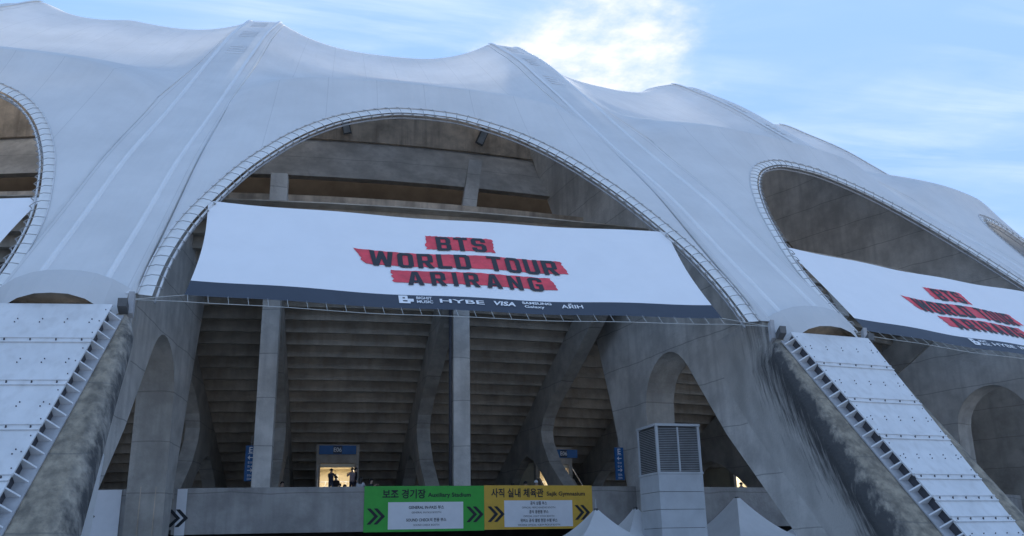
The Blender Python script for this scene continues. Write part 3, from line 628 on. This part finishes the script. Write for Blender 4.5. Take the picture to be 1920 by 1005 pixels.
for k in (-1, 0, 1):
    f = banner_map(k)
    Bn = thing('banner', ban_labels[k], 'banner', f(0, 1), 'concert banners hung across the arches')
    hwid = lambda v: 10.985 + .13 * v - .22 * sin(pi * min(1, v)) * 1.0
    MB().grid(lambda u, v: f((u * 2 - 1) * hwid(v * .862), v * .862), 90, 20).build('fabric', M['banner'], Bn, True)
    MB().grid(lambda u, v: f((u * 2 - 1) * (hwid(.862 + .138 * v) + .0), .862 + .138 * v, .004), 90, 4).build('footer_strip', M['navy'], Bn, True)
    if k >= 0:
        h22 = lambda u, v: f(u, v, .022)
        brush(h22, Bn, (-1.39, -1.44), (1.639, 1.62), (.236 + VO, .244 + VO), (.386 + VO, .398 + VO), 3)
        brush(h22, Bn, (-4.70, -4.22), (4.62, 4.85), (.440 + VO, .446 + VO), (.590 + VO, .588 + VO), 5)
        brush(h22, Bn, (-3.14, -3.08), (3.85, 4.05), (.636 + VO, .640 + VO), (.766 + VO, .772 + VO), 9)
        for txt, u0, u1, vt, vb in (('BTS', -.98, 1.30, .247, .402), ('WORLD TOUR', -4.02, 4.38, .446, .606), ('ARIRANG', -2.50, 3.40, .648, .795)):
            block_text(Bn, txt, u0, u1, vt + VO, vb + VO, lambda u, v: f(u, v, .040))
        g = lambda x, y: f(x, (.982) - y / 7.36 - (.0) + VO * .9, .03)     # logo line: x metres, y metres up
        mb = MB()      # square stepped B emblem
        X, Y = -2.98, -.02; q = .115
        rects = [(0, 0, 4, 1.1), (0, 1.9, 4, 3), (0, 3.9, 3.2, 5), (0, 1.1, 1.4, 1.9), (0, 3, 1.4, 3.9), (3.0, 1.1, 4, 1.9), (4, 1.1, 5.2, 3), (2.2, 3, 3.2, 3.9)]
        for x0, y0, x1, y1 in rects: flat2d(mb, [([(X + x0 * q, Y + y0 * q), (X + x1 * q, Y + y0 * q), (X + x1 * q, Y + y1 * q), (X + x0 * q, Y + y1 * q)], [])], g)
        mb.build('emblem', M['white_print'], Bn)
        mb = MB(); text2d(mb, 'BIGHIT', g, -2.26, .31, .28, 'LEFT', .02, fit=.63); text2d(mb, 'MUSIC', g, -2.26, .03, .28, 'LEFT', .02, fit=.65); mb.build('logo', M['white_print'], Bn, kind='stuff')
        mb = MB(); text2d(mb, 'HYBE', g, -1.32, .10, .40, 'LEFT', .015, fit=1.85); mb.build('logo', M['white_print'], Bn, kind='stuff')
        mb = MB(); text2d(mb, 'VISA', g, .88, .12, .42, 'LEFT', .03, shear=.22, fit=.98); mb.build('logo', M['white_print'], Bn, kind='stuff')
        mb = MB(); text2d(mb, 'SAMSUNG', g, 2.18, .34, .25, 'LEFT', .03, fit=1.28); text2d(mb, 'Galaxy', g, 2.24, .06, .27, 'LEFT', .015, fit=.86); mb.build('logo', M['white_print'], Bn, kind='stuff')
        mb = MB(); text2d(mb, 'AŘIH', g, 3.86, .12, .38, 'LEFT', .015, fit=.95); mb.build('logo', M['white_print'], Bn, kind='stuff')
    # guy rope under the banner with short lashings
    mb = MB(); pts = []
    e0, e1 = cyl(but(k) , 117.0, 10.6, 2.3), cyl(but(k + 1), 117.0, 10.6, -2.3)
    nr = 30
    low = [e0.lerp(e1, 0)] + [f(-11.2 + 22.4 * i / nr, 1.055) + Vector((0, 0, -.02)) for i in range(nr + 1)] + [e1]
    mb.tube(low, .012, 4)
    for i in range(nr + 1): mb.tube([f(-11.0 + 22. * i / nr, .99), f(-11.0 + 22. * i / nr + .06, 1.055)], .009, 3)
    for a, b2 in ((f(-11.1, 1.0), e0), (f(11.1, 1.0), e1), (f(-10.98, 0), arch_w(k, -.62)), (f(10.98, 0), arch_w(k, .62))): mb.tube([a, b2], .012, 4)
    mb.build('lashing_rope', M['rope'], Bn)

# ------------------------------------------------------------------ direction signs on the parapet
def par(a_ref, off):                              # x metres along the parapet from azimuth a_ref, y = height
    return lambda x, y: cyl(a_ref + degrees(x / RP), RP + off, y)
def panel(name, mat, parent, a_ref, x0, x1, y0, y1, off, th=.02, n=6):
    mb = MB(); fo, fi = par(a_ref, off), par(a_ref, off - th)
    mb.grid(lambda u, v: fo(x0 + (x1 - x0) * u, y0 + (y1 - y0) * v), n, 1)
    lo = len(mb.v)
    mb.grid(lambda u, v: fi(x0 + (x1 - x0) * u, y0 + (y1 - y0) * v), n, 1)
    for a, b2 in ((0, n), (n + 1, 2 * n + 1)):
        for i in range(n): mb.f.append((a + i, a + i + 1, lo + a + i + 1, lo + a + i)); mb.m.append(0)
    for i in (0, n): mb.f.append((i, n + 1 + i, lo + n + 1 + i, lo + i)); mb.m.append(0)
    return mb.build(name, mat, parent)
def chevrons(name, parent, a_ref, x, y, h, off, w=None):
    mb = MB(); fn = par(a_ref, off); t = h * .21
    for d in (0, h * .44): flat2d(mb, [([(x + d, y + h / 2), (x + d + t, y + h / 2 + t * .0), (x + d + h * .5 + t, y), (x + d + t, y - h / 2), (x + d, y - h / 2), (x + d - t * .0 , y - h / 2 + t * .15), (x + d + h * .5 - t * .25, y), (x + d, y + h / 2 - t * .15)], [])], fn)
    return mb.build(name, M['ink'], parent)
SA = .88; SW = RP * pi / 180
def xs(a): return (a - SA) * SW
xg0, xg1, xy1 = xs(.885), xs(4.44), xs(7.93)
sg = thing('direction_sign', 'green direction sign on the parapet pointing to the auxiliary stadium', 'sign', cyl(2.6, RP, 2.6), 'direction signs on the parapet')
panel('board', M['green'], sg, SA, xg0, xg1, 2.62, 4.92, .04)
panel('white_panel', M['sign_white'], sg, SA, xs(1.58), xs(3.80), 2.74, 4.10, .05, .008)
fn = par(SA, .06)
mb = MB(); text2d(mb, '보조 경기장', fn, xs(1.41), 4.33, .50, 'LEFT', .022, fit=2.25); text2d(mb, 'Auxiliary Stadium', fn, xs(2.74), 4.36, .30, 'LEFT', .018, fit=2.30); mb.build('lettering', M['ink'], sg, kind='stuff')
cx = xs(2.70)
mb = MB(); text2d(mb, 'GENERAL IN-PASS 부스', fn, cx, 3.76, .20, 'CENTER', .02, fit=1.85); text2d(mb, 'GENERAL IN-PASS BOOTH', fn, cx, 3.53, .13, 'CENTER', 0, fit=1.55)
text2d(mb, 'SOUND CHECK석 전용 부스', fn, cx, 3.13, .20, 'CENTER', .02, fit=2.10); text2d(mb, 'SOUND CHECK BOOTH', fn, cx, 2.90, .13, 'CENTER', 0, fit=1.35); mb.build('lettering', M['ink'], sg, kind='stuff')
chevrons('arrow', sg, SA, xs(.98), 3.40, .80, .062); chevrons('arrow', sg, SA, xs(3.90), 3.45, .80, .062)
sy = thing('direction_sign', 'yellow direction sign on the parapet pointing to the gymnasium', 'sign', cyl(6.1, RP, 2.6), 'direction signs on the parapet')
panel('board', M['yellow'], sy, SA, xg1 + .01, xy1, 2.66, 4.94, .04)
panel('white_panel', M['sign_white'], sy, SA, xs(5.06), xs(7.25), 2.78, 4.15, .05, .008)
mb = MB(); text2d(mb, '사직 실내 체육관', fn, xs(4.66), 4.36, .50, 'LEFT', .022, fit=2.95); text2d(mb, 'Sajik Gymnasium', fn, xs(6.42), 4.40, .30, 'LEFT', .018, fit=2.25); mb.build('lettering', M['ink'], sy, kind='stuff')
cx = xs(6.15); mb = MB()
for y, a, b2, w1, w2 in ((3.90, '공식 상품 부스', 'OFFICIAL MERCHANDISE BOOTH', .95, 1.9), (3.45, '공식 응원봉 부스', 'OFFICIAL LIGHT STICK BOOTH', 1.1, 1.75), (3.0, '위버스 공식 앨범 현장 수령 부스', 'WEVERSE OFFICIAL ALBUM PICKUP BOOTH', 2.1, 2.4)):
    text2d(mb, a, fn, cx, y + .03, .20, 'CENTER', .02, fit=w1); text2d(mb, b2, fn, cx, y - .17, .13, 'CENTER', 0, fit=w2)
mb.build('lettering', M['ink'], sy, kind='stuff')
chevrons('arrow', sy, SA, xs(4.55), 3.45, .80, .062); chevrons('arrow', sy, SA, xs(7.33), 3.50, .78, .062)
sw = thing('direction_sign', 'white direction sign with black arrows beside the left buttress', 'sign', cyl(-4.6, RP, 2.6), 'direction signs on the parapet')
panel('board', M['sign_white'], sw, SA, xs(-5.2 + .9), xs(-4.03), 2.62, 4.86, .04); chevrons('arrow', sw, SA, xs(-4.50), 3.45, .85, .055)
sw2 = thing('direction_sign', 'white lettered sign glimpsed through the hole of the left buttress', 'sign', cyl(-6.6, RP, 2.6), 'direction signs on the parapet')
panel('board', M['sign_white'], sw2, SA, xs(-9.4), xs(-5.8), 2.62, 4.86, .04); chevrons('arrow', sw2, SA, xs(-6.9), 3.6, .7, .055); chevrons('arrow', sw2, SA, xs(-8.0), 3.6, .7, .055)

# blue section signs hanging beside the columns
def hanging_sign(a, r, z0, z1, label, turn):
    Hs = thing('section_sign', label, 'sign', cyl(a, r, z0), 'blue section signs')
    n = cyl(a + turn, 1, 0); x = Vector((-n.y, n.x, 0)); hwd = .27; c = cyl(a, r, (z0 + z1) / 2)
    MB().box(c, x * hwd, n * .04, Vector((0, 0, (z1 - z0) / 2))).build('board', M['blue'], Hs)
    g = lambda u, v: c + x * u + n * .048 + Vector((0, 0, v - (z1 - z0) / 2))
    mb = MB(); H = z1 - z0
    text2d(mb, 'E', g, 0, H * .80, .42, 'CENTER', .02)
    flat2d(mb, [([(-.13, H * .765), (.13, H * .765), (.13, H * .778), (-.13, H * .778)], [])], g)
    for y, sgn in ((H * .66, -1), (H * .30, 1)):
        flat2d(mb, [([(-.13 * sgn, y - .022), (.10 * sgn, y - .022), (.10 * sgn, y + .022), (-.13 * sgn, y + .022)], []), ([(.15 * sgn, y), (.03 * sgn, y + .12), (.03 * sgn, y + .06), (.09 * sgn, y), (.03 * sgn, y - .06), (.03 * sgn, y - .12)], [])], g)
    for y, s in ((H * .49, 'E10'), (H * .38, 'E14'), (H * .13, 'E06'), (H * .03, 'E04')): text2d(mb, s, g, 0, y, .16, 'CENTER', .005)
    mb.build('lettering', M['white_print'], Hs, kind='stuff')
    MB().tube([c + Vector((0, 0, (z1 - z0) / 2)), c + Vector((0, 0, (z1 - z0) / 2 + .5))], .02, 5).build('hanger', M['steel_grey'], Hs)
hanging_sign(-2.44, 100.9, 5.30, 7.12, 'blue vertical sign with white E and arrows beside the left column', -6)
hanging_sign(9.12, 101.4, 5.30, 7.12, 'blue vertical sign with white E and arrows against the right buttress', -4)

# ------------------------------------------------------------------ stand doorways with the lit passage behind
def doorway(a, label, r=90.4, w=1.08, lit=True):
    Dw = thing('doorway', label, 'doorway', cyl(a, r, 3.62), 'doorways into the stand')
    q = lambda x, y, z: cyl(a, r - y, z, x)
    zt, zd = 8.35, 6.92
    def bx(name, mat, x0, x1, y0, y1, z0, z1): return MB().hexa([q(x0, y0, z0), q(x1, y0, z0), q(x1, y1, z0), q(x0, y1, z0), q(x0, y0, z1), q(x1, y0, z1), q(x1, y1, z1), q(x0, y1, z1)]).build(name, mat, Dw)
    bx('lintel', M['seat'], -w - .28, w + .28, 0, .4, zd + .25, zt)
    bx('jamb', M['seat'], -w - .28, -w, 0, .4, 3.62, zd + .25); bx('jamb', M['seat'], w, w + .28, 0, .4, 3.62, zd + .25)
    bx('lamp_cover', M['warm'], -w, w, .1, .5, zd, zd + .22)
    bx('passage_wall', M['warm'], -w - .2, -w - .02, .4, 5, 5.0, zd + .25); bx('passage_wall', M['warm'], w + .02, w + .2, .4, 5, 5.0, zd + .25)
    bx('passage_ceiling', M['warm'], -w - .2, w + .2, .4, 5, zd + .26, zd + .4); bx('passage_floor', M['floor'], -w - .2, w + .2, .0, 5, 4.9, 4.99)
    bx('passage_end', M['warm'], -w - .2, w + .2, 5.0, 5.1, 4.9, zd + .4)
    bx('riser', M['floor'], -w, w, .02, .2, 3.62, 4.9)
    mb = MB()
    for z in (5.55, 5.95, 6.3): mb.tube([q(-w, 4.2, z), q(w, 4.2, z)], .03, 4)
    for x in (-.7, 0, .12, .7): mb.tube([q(x, 4.2, 5), q(x, 4.2, 6.8 if abs(x) < .2 else 6.3)], .035, 4)
    mb.build('railing', M['rail'], Dw)
    for sgn in ((-1, 1) if lit else ()):
        x = sgn * (w + .15)
        prism(MB(), [(-3.2, 3.62), (-.02, 3.62), (-.02, 6.2), (-.3, 6.2)], [], lambda y, z: q(x - .07, y, z), lambda y, z: q(x + .07, y, z)).build('stair_cheek', M['seat'], Dw)
        MB().tube([q(x, -3.2, 4.5), q(x, -.2, 7.0)], .03, 5).build('handrail', M['rail'], Dw)
    for i in range(5): bx('step', M['floor'], -w, w, -.3 * (5 - i), -.3 * (4 - i), 3.62, 3.62 + .25 * (i + 1))
    l = bpy.data.lights.new('passage_lamp', 'AREA'); l.energy = 30; l.size = 1.6; l.color = (1, .93, .8)
    lo = bpy.data.objects.new('passage_lamp', l); COL.objects.link(lo); lo.parent = Dw; lo.location = q(0, 2.6, zd + .2) - Dw.location
    return Dw
def header_sign(a, r, x0, x1, z0, z1, label, full=True):
    Hd = thing('header_sign', label, 'sign', cyl(a, r, z0), 'blue header signs over the doorways')
    q = lambda x, z, h=0.: cyl(a, r + h, z, x)
    MB().hexa([q(x0, z0, -.06), q(x1, z0, -.06), q(x1, z0, 0), q(x0, z0, 0), q(x0, z1, -.06), q(x1, z1, -.06), q(x1, z1, 0), q(x0, z1, 0)]).build('board', M['blue'], Hd)
    xm = (x0 + x1) / 2; wd = (x1 - x0)
    MB().hexa([q(xm - wd * .12, z0 + .03, .004), q(xm + wd * .12, z0 + .03, .004), q(xm + wd * .12, z0 + .03, .01), q(xm - wd * .12, z0 + .03, .01), q(xm - wd * .12, z1 - .03, .004), q(xm + wd * .12, z1 - .03, .004), q(xm + wd * .12, z1 - .03, .01), q(xm - wd * .12, z1 - .03, .01)]).build('number_panel', M['navy'], Hd)
    mb = MB(); f2 = lambda x, z: q(x, z, .018)
    text2d(mb, 'E06', f2, xm, z0 + .16, .38, 'CENTER', .01, fit=.50); mb.build('lettering', M['white_print'], Hd, kind='stuff')
    return Hd
doorway(.22, 'lit doorway with stair rails between the left and middle columns')
header_sign(.22, 90.5, -1.20, 1.15, 7.72, 8.28, 'blue E06 header sign over the doorway left of the middle column')
doorway(9.55, 'doorway half hidden behind the right raker frame')
header_sign(9.9, 90.5, -.9, 1.2, 7.62, 8.18, 'blue header sign half hidden by the right raker frame')
doorway(20.2, 'lit opening seen through the hole of the right buttress', lit=False)

# ------------------------------------------------------------------ louvred duct, tents, hanging sheet
VA = 8.60; vd = thing('ventilation_duct', 'pale clad duct with louvred head in front of the right buttress', 'ventilation duct', cyl(VA, 108.6, 0))
tw = R(VA - 3.5)
vx = Vector((cos(tw), sin(tw), 0)); vy = Vector((sin(tw), -cos(tw), 0)); vc = cyl(VA, 108.7, 0)
vb = lambda x, y, z: vc + vx * x + vy * y + Vector((0, 0, z))
def vbox(name, mat, x0, x1, y0, y1, z0, z1): return MB().hexa([vb(x0, y0, z0), vb(x1, y0, z0), vb(x1, y1, z0), vb(x0, y1, z0), vb(x0, y0, z1), vb(x1, y0, z1), vb(x1, y1, z1), vb(x0, y1, z1)]).build(name, mat, vd)
hx, hy = 1.18, 1.1
zz = [0, .75, 1.6, 2.45, 3.3, 4.12, 4.95]
for a, b2 in zip(zz, zz[1:]): vbox('cladding_panel', M['vent'], -hx, hx, -hy, hy, a + .012, b2 - .012)
vbox('core', M['lamp_case'], -hx + .06, hx - .06, -hy + .06, hy - .06, 0, 7.2)
for x in (-hx, hx - .12): vbox('frame_post', M['vent'], x, x + .12, hy - .12, hy, 4.97, 7.3)
vbox('frame_post', M['vent'], -hx, -hx + .12, -hy, -hy + .12, 4.97, 7.3); vbox('frame_post', M['vent'], -.04, .04, hy - .1, hy - .01, 5.07, 7.2)
vbox('top_frame', M['vent'], -hx - .03, hx + .03, -hy - .03, hy + .03, 7.24, 7.36); vbox('sill', M['vent'], -hx - .03, hx + .03, -hy - .03, hy + .03, 4.95, 5.05)
n = 25
for i in range(n):
    z = 5.1 + (7.18 - 5.1) * i / n
    for (x0, x1) in ((-hx + .12, -.045), (.045, hx - .12)):
        MB().hexa([vb(x0, hy - .10, z + .05), vb(x1, hy - .10, z + .05), vb(x1, hy - .03, z), vb(x0, hy - .03, z), vb(x0, hy - .10, z + .065), vb(x1, hy - .10, z + .065), vb(x1, hy - .03, z + .016), vb(x0, hy - .03, z + .016)]).build('louvre_slat', M['louvre'], vd)
    MB().hexa([vb(-hx + .10, -hy + .12, z + .05), vb(-hx + .10, hy - .12, z + .05), vb(-hx + .03, hy - .12, z), vb(-hx + .03, -hy + .12, z), vb(-hx + .10, -hy + .12, z + .065), vb(-hx + .10, hy - .12, z + .065), vb(-hx + .03, hy - .12, z + .016), vb(-hx + .03, -hy + .12, z + .016)]).build('louvre_slat', M['louvre'], vd)
def tent(a, r, zp, half, label, rot=20., spike=.5, ze=2.35):
    Tt = thing('pagoda_tent', label, 'tent', cyl(a, r, 0), 'white pagoda tents')
    c = cyl(a, r, 0); ca, sa = cos(R(rot)), sin(R(rot))
    def P(x, y, z): return c + Vector((x * ca - y * sa, x * sa + y * ca, z))
    def surf(side):
        def g(u, v):
            x, y = (u * 2 - 1) * half, -half; k2 = 1 - v
            kk = .05 + .95 * k2
            X, Y = x * kk, y * kk
            for _ in range(side): X, Y = -Y, X
            z = ze + (zp - ze) * (v ** 1.55) + .12 * k2 * 0
            return P(X, Y, z - .10 * (1 - (u * 2 - 1) ** 2) * k2 * v * 3)
        return g
    for s2 in range(4): MB().grid(surf(s2), 8, 14).build('canopy_panel', M['tent'], Tt, True)
    for s2 in range(4):
        g = surf(s2)
        MB().grid(lambda u, v: g(u, 0) + Vector((0, 0, -.28 * v - .04 * v * abs(sin(u * 18)))), 24, 1).build('valance', M['tent'], Tt)
    for x, y in ((-1, -1), (1, -1), (1, 1), (-1, 1)): MB().tube([P(x * half * .97, y * half * .97, 0), P(x * half * .97, y * half * .97, ze)], .05, 6).build('pole', M['steel'], Tt)
    MB().tube([P(0, 0, zp - .08), P(0, 0, zp + .07)], [.13, .10], 8).build('cap', M['lamp_case'], Tt)
    if spike: MB().tube([P(0, 0, zp), P(0, 0, zp + spike)], [.025, .012], 5).build('spike', M['rail'], Tt)
    return Tt
tent(6.55, 108.2, 3.36, 1.75, 'white pagoda tent with a thin spike in front of the yellow sign', 8, .5, 2.0)
tent(8.15, 106.4, 3.5, 1.6, 'white pagoda tent wedged between the louvred duct and the right buttress foot', 12, 0, 2.0)
tent(11.55, 106.2, 4.02, 2.4, 'white pagoda tent framed by the hole of the right buttress', 20, .12, 1.9)
tent(14.1, 107.5, 3.5, 2.3, 'white pagoda tent half hidden by the right raking leg', 22, 0, 1.9)
sail = [cyl(-4.27, 116, 5.95), cyl(-4.07, 116, 5.1), cyl(-4.12, 116, 3.6), cyl(-4.22, 116, .1), cyl(-4.85, 116, .1)]
mb = MB(); back = [p + cyl(-4.3, -.03, 0) for p in sail]
mb.add(sail + back, [(0, 1, 2, 3, 4), (9, 8, 7, 6, 5)] + [(i, (i + 1) % 5, 5 + (i + 1) % 5, 5 + i) for i in range(5)])
so2 = mb.build('fabric_sheet', M['tent']); tag(so2, 'blue-grey triangular fabric sheet hung beside the left raking leg', 'fabric sheet')

# ------------------------------------------------------------------ people on the concourse
def body_mesh(pose):
    V = {'pelvis': (0, 0, .95, .15), 'belly': (0, 0, 1.12, .14), 'chest': (0, .01, 1.34, .165), 'neck': (0, 0, 1.50, .065), 'head': (0, -.01, 1.63, .10), 'crown': (0, 0, 1.72, .075), 'nose': (0, -.10, 1.61, .022)}
    E = [('pelvis', 'belly'), ('belly', 'chest'), ('chest', 'neck'), ('neck', 'head'), ('head', 'crown'), ('head', 'nose')]
    for s, n in ((-1, 'l'), (1, 'r')):
        V['sh' + n] = (s * .18, 0, 1.42, .07)
        if pose == 'phone' or (pose == 'point' and s > 0): V['el' + n] = (s * .26, -.14, 1.24, .05); V['wr' + n] = (s * .12, -.34, 1.42, .035); V['ha' + n] = (s * .08, -.38, 1.48, .04)
        elif pose == 'lean': V['el' + n] = (s * .27, -.16, 1.16, .05); V['wr' + n] = (s * .12, -.34, 1.17, .035); V['ha' + n] = (s * .05, -.38, 1.18, .04)
        else: V['el' + n] = (s * .24, .02, 1.15, .05); V['wr' + n] = (s * .25, -.05, .92, .035); V['ha' + n] = (s * .25, -.07, .83, .04)
        E += [('chest', 'sh' + n), ('sh' + n, 'el' + n), ('el' + n, 'wr' + n), ('wr' + n, 'ha' + n)]
        V['hip' + n] = (s * .09, 0, .88, .10); V['kn' + n] = (s * .10, -.02, .48, .068); V['an' + n] = (s * .10, .02, .09, .048); V['to' + n] = (s * .11, -.14, .04, .04)
        E += [('pelvis', 'hip' + n), ('hip' + n, 'kn' + n), ('kn' + n, 'an' + n), ('an' + n, 'to' + n)]
    names = list(V); me = bpy.data.meshes.new('person'); me.from_pydata([V[n][:3] for n in names], [(names.index(a), names.index(b)) for a, b in E], [])
    o = bpy.data.objects.new('person', me); COL.objects.link(o)
    sk = o.modifiers.new('skin', 'SKIN'); sk.use_smooth_shade = True
    for i, n in enumerate(names): me.skin_vertices[0].data[i].radius = (V[n][3], V[n][3] * (.75 if n in ('belly', 'chest', 'pelvis') else 1))
    me.skin_vertices[0].data[0].use_root = True
    sub = o.modifiers.new('sub', 'SUBSURF'); sub.levels = 1; sub.render_levels = 1
    dg = bpy.context.evaluated_depsgraph_get(); m2 = bpy.data.meshes.new_from_object(o.evaluated_get(dg)); bpy.data.objects.remove(o)
    return m2
def hair_mesh(long):
    mb = MB()
    def g(u, v):
        a = u * 2 * pi; th = v * (1.75 if cos(a) < .2 else 1.05)     # open at the face (-Y)
        a2 = a + pi / 2
        rr = .118
        z = 1.655 + rr * cos(th) * 1.1; d = rr * sin(th) if th < 1.57 else rr
        if long and v > .95 and cos(a) < .2: z -= .22
        return (d * sin(a), d * cos(a) * -1 * -1 * (-1) * -1 * cos(0) if False else -d * cos(a), z)
    mb.grid(lambda u, v: g(u, v), 14, 7)
    return mb
POSES = {}; HAIR = {}
def person(a, r, z, yaw, pose, shirt, pants, label, long=False, cap=None, scale=1.0):
    if pose not in POSES: POSES[pose] = body_mesh(pose)
    me = POSES[pose].copy(); me.materials.clear()
    for m in (M['skin'], cloth(shirt), cloth(pants), M['bolt']): me.materials.append(m)
    for p in me.polygons:
        c = p.center; i = 1
        if c.z > 1.49: i = 0
        elif c.z < .10: i = 3
        elif c.z < .93 and abs(c.x) < .21: i = 2
        elif c.y < -.26 or (abs(c.x) > .2 and c.z < 1.0 and c.y < .2 and abs(c.x) > .21): i = 0
        p.material_index = i; p.use_smooth = True
    o = bpy.data.objects.new('person', me); COL.objects.link(o); o.location = cyl(a, r, z); o.rotation_euler = (0, 0, R(yaw)); o.scale = (scale,) * 3
    tag(o, label, 'person', 'people on the concourse')
    key = (long,); hm = hair_mesh(long).build('hair', M['hair'] if not cap else cloth(cap), None, True); hm.parent = o
    return o
FL = 3.62
person(-.02, 91.0, 5.0, 150, 'phone', (.05, .06, .10), (.08, .10, .16), 'person in dark top and jeans raising a phone in the lit doorway')
person(.17, 91.0, 4.55, 180, 'stand', (.04, .03, .03), (.03, .03, .04), 'shorter person in black standing in the lit doorway')
person(.77, 92.2, 4.95, 210, 'phone', (.42, .33, .33), (.03, .03, .05), 'person in pale pink top beside the right stair rail')
person(.93, 91.6, 5.0, 90, 'stand', (.025, .025, .03), (.02, .02, .03), 'person in black behind the pale pink top')
person(.81, 100.6, 3.72, 165, 'lean', (.62, .64, .68), (.1, .1, .12), 'long haired person in white shirt at the parapet left of the green sign', True)
person(1.12, 100.8, 3.62, 60, 'phone', (.05, .05, .06), (.05, .05, .06), 'person in black with hand raised to the face above the green sign', True)
person(5.60, 100.6, 3.40, 170, 'lean', (.60, .58, .56), (.1, .1, .1), 'dark haired person low behind the yellow sign, leftmost of three')
person(6.02, 100.6, 3.50, 180, 'lean', (.60, .60, .60), (.1, .1, .1), 'dark haired person low behind the yellow sign, middle of three')
person(6.40, 100.5, 3.56, 160, 'lean', (.45, .40, .40), (.1, .1, .1), 'person in a white cap behind the yellow sign', cap=(.75, .77, .8))
person(.22, 97.5, 3.62, 0, 'stand', (.22, .05, .05), (.05, .05, .06), 'reddish haired person seen as a head below the lit doorway')
person(.40, 97.5, 3.56, 20, 'stand', (.05, .05, .05), (.05, .05, .06), 'dark head low in front of the lit doorway')
person(-1.52, 100.0, 3.56, 40, 'lean', (.03, .03, .03), (.03, .03, .03), 'person in black low beside the left column')
person(20.25, 88.6, 5.0, 180, 'stand', (.20, .21, .20), (.05, .05, .06), 'person in grey jacket standing in the opening behind the buttress hole', scale=.8)
person(19.45, 87.8, 5.0, 180, 'stand', (.25, .22, .20), (.05, .05, .06), 'second small figure in the opening behind the buttress hole', scale=.72)
person(14.3, 100.4, 3.55, 150, 'lean', (.03, .03, .03), (.03, .03, .03), 'dark head at the parapet beyond the right buttress hole')
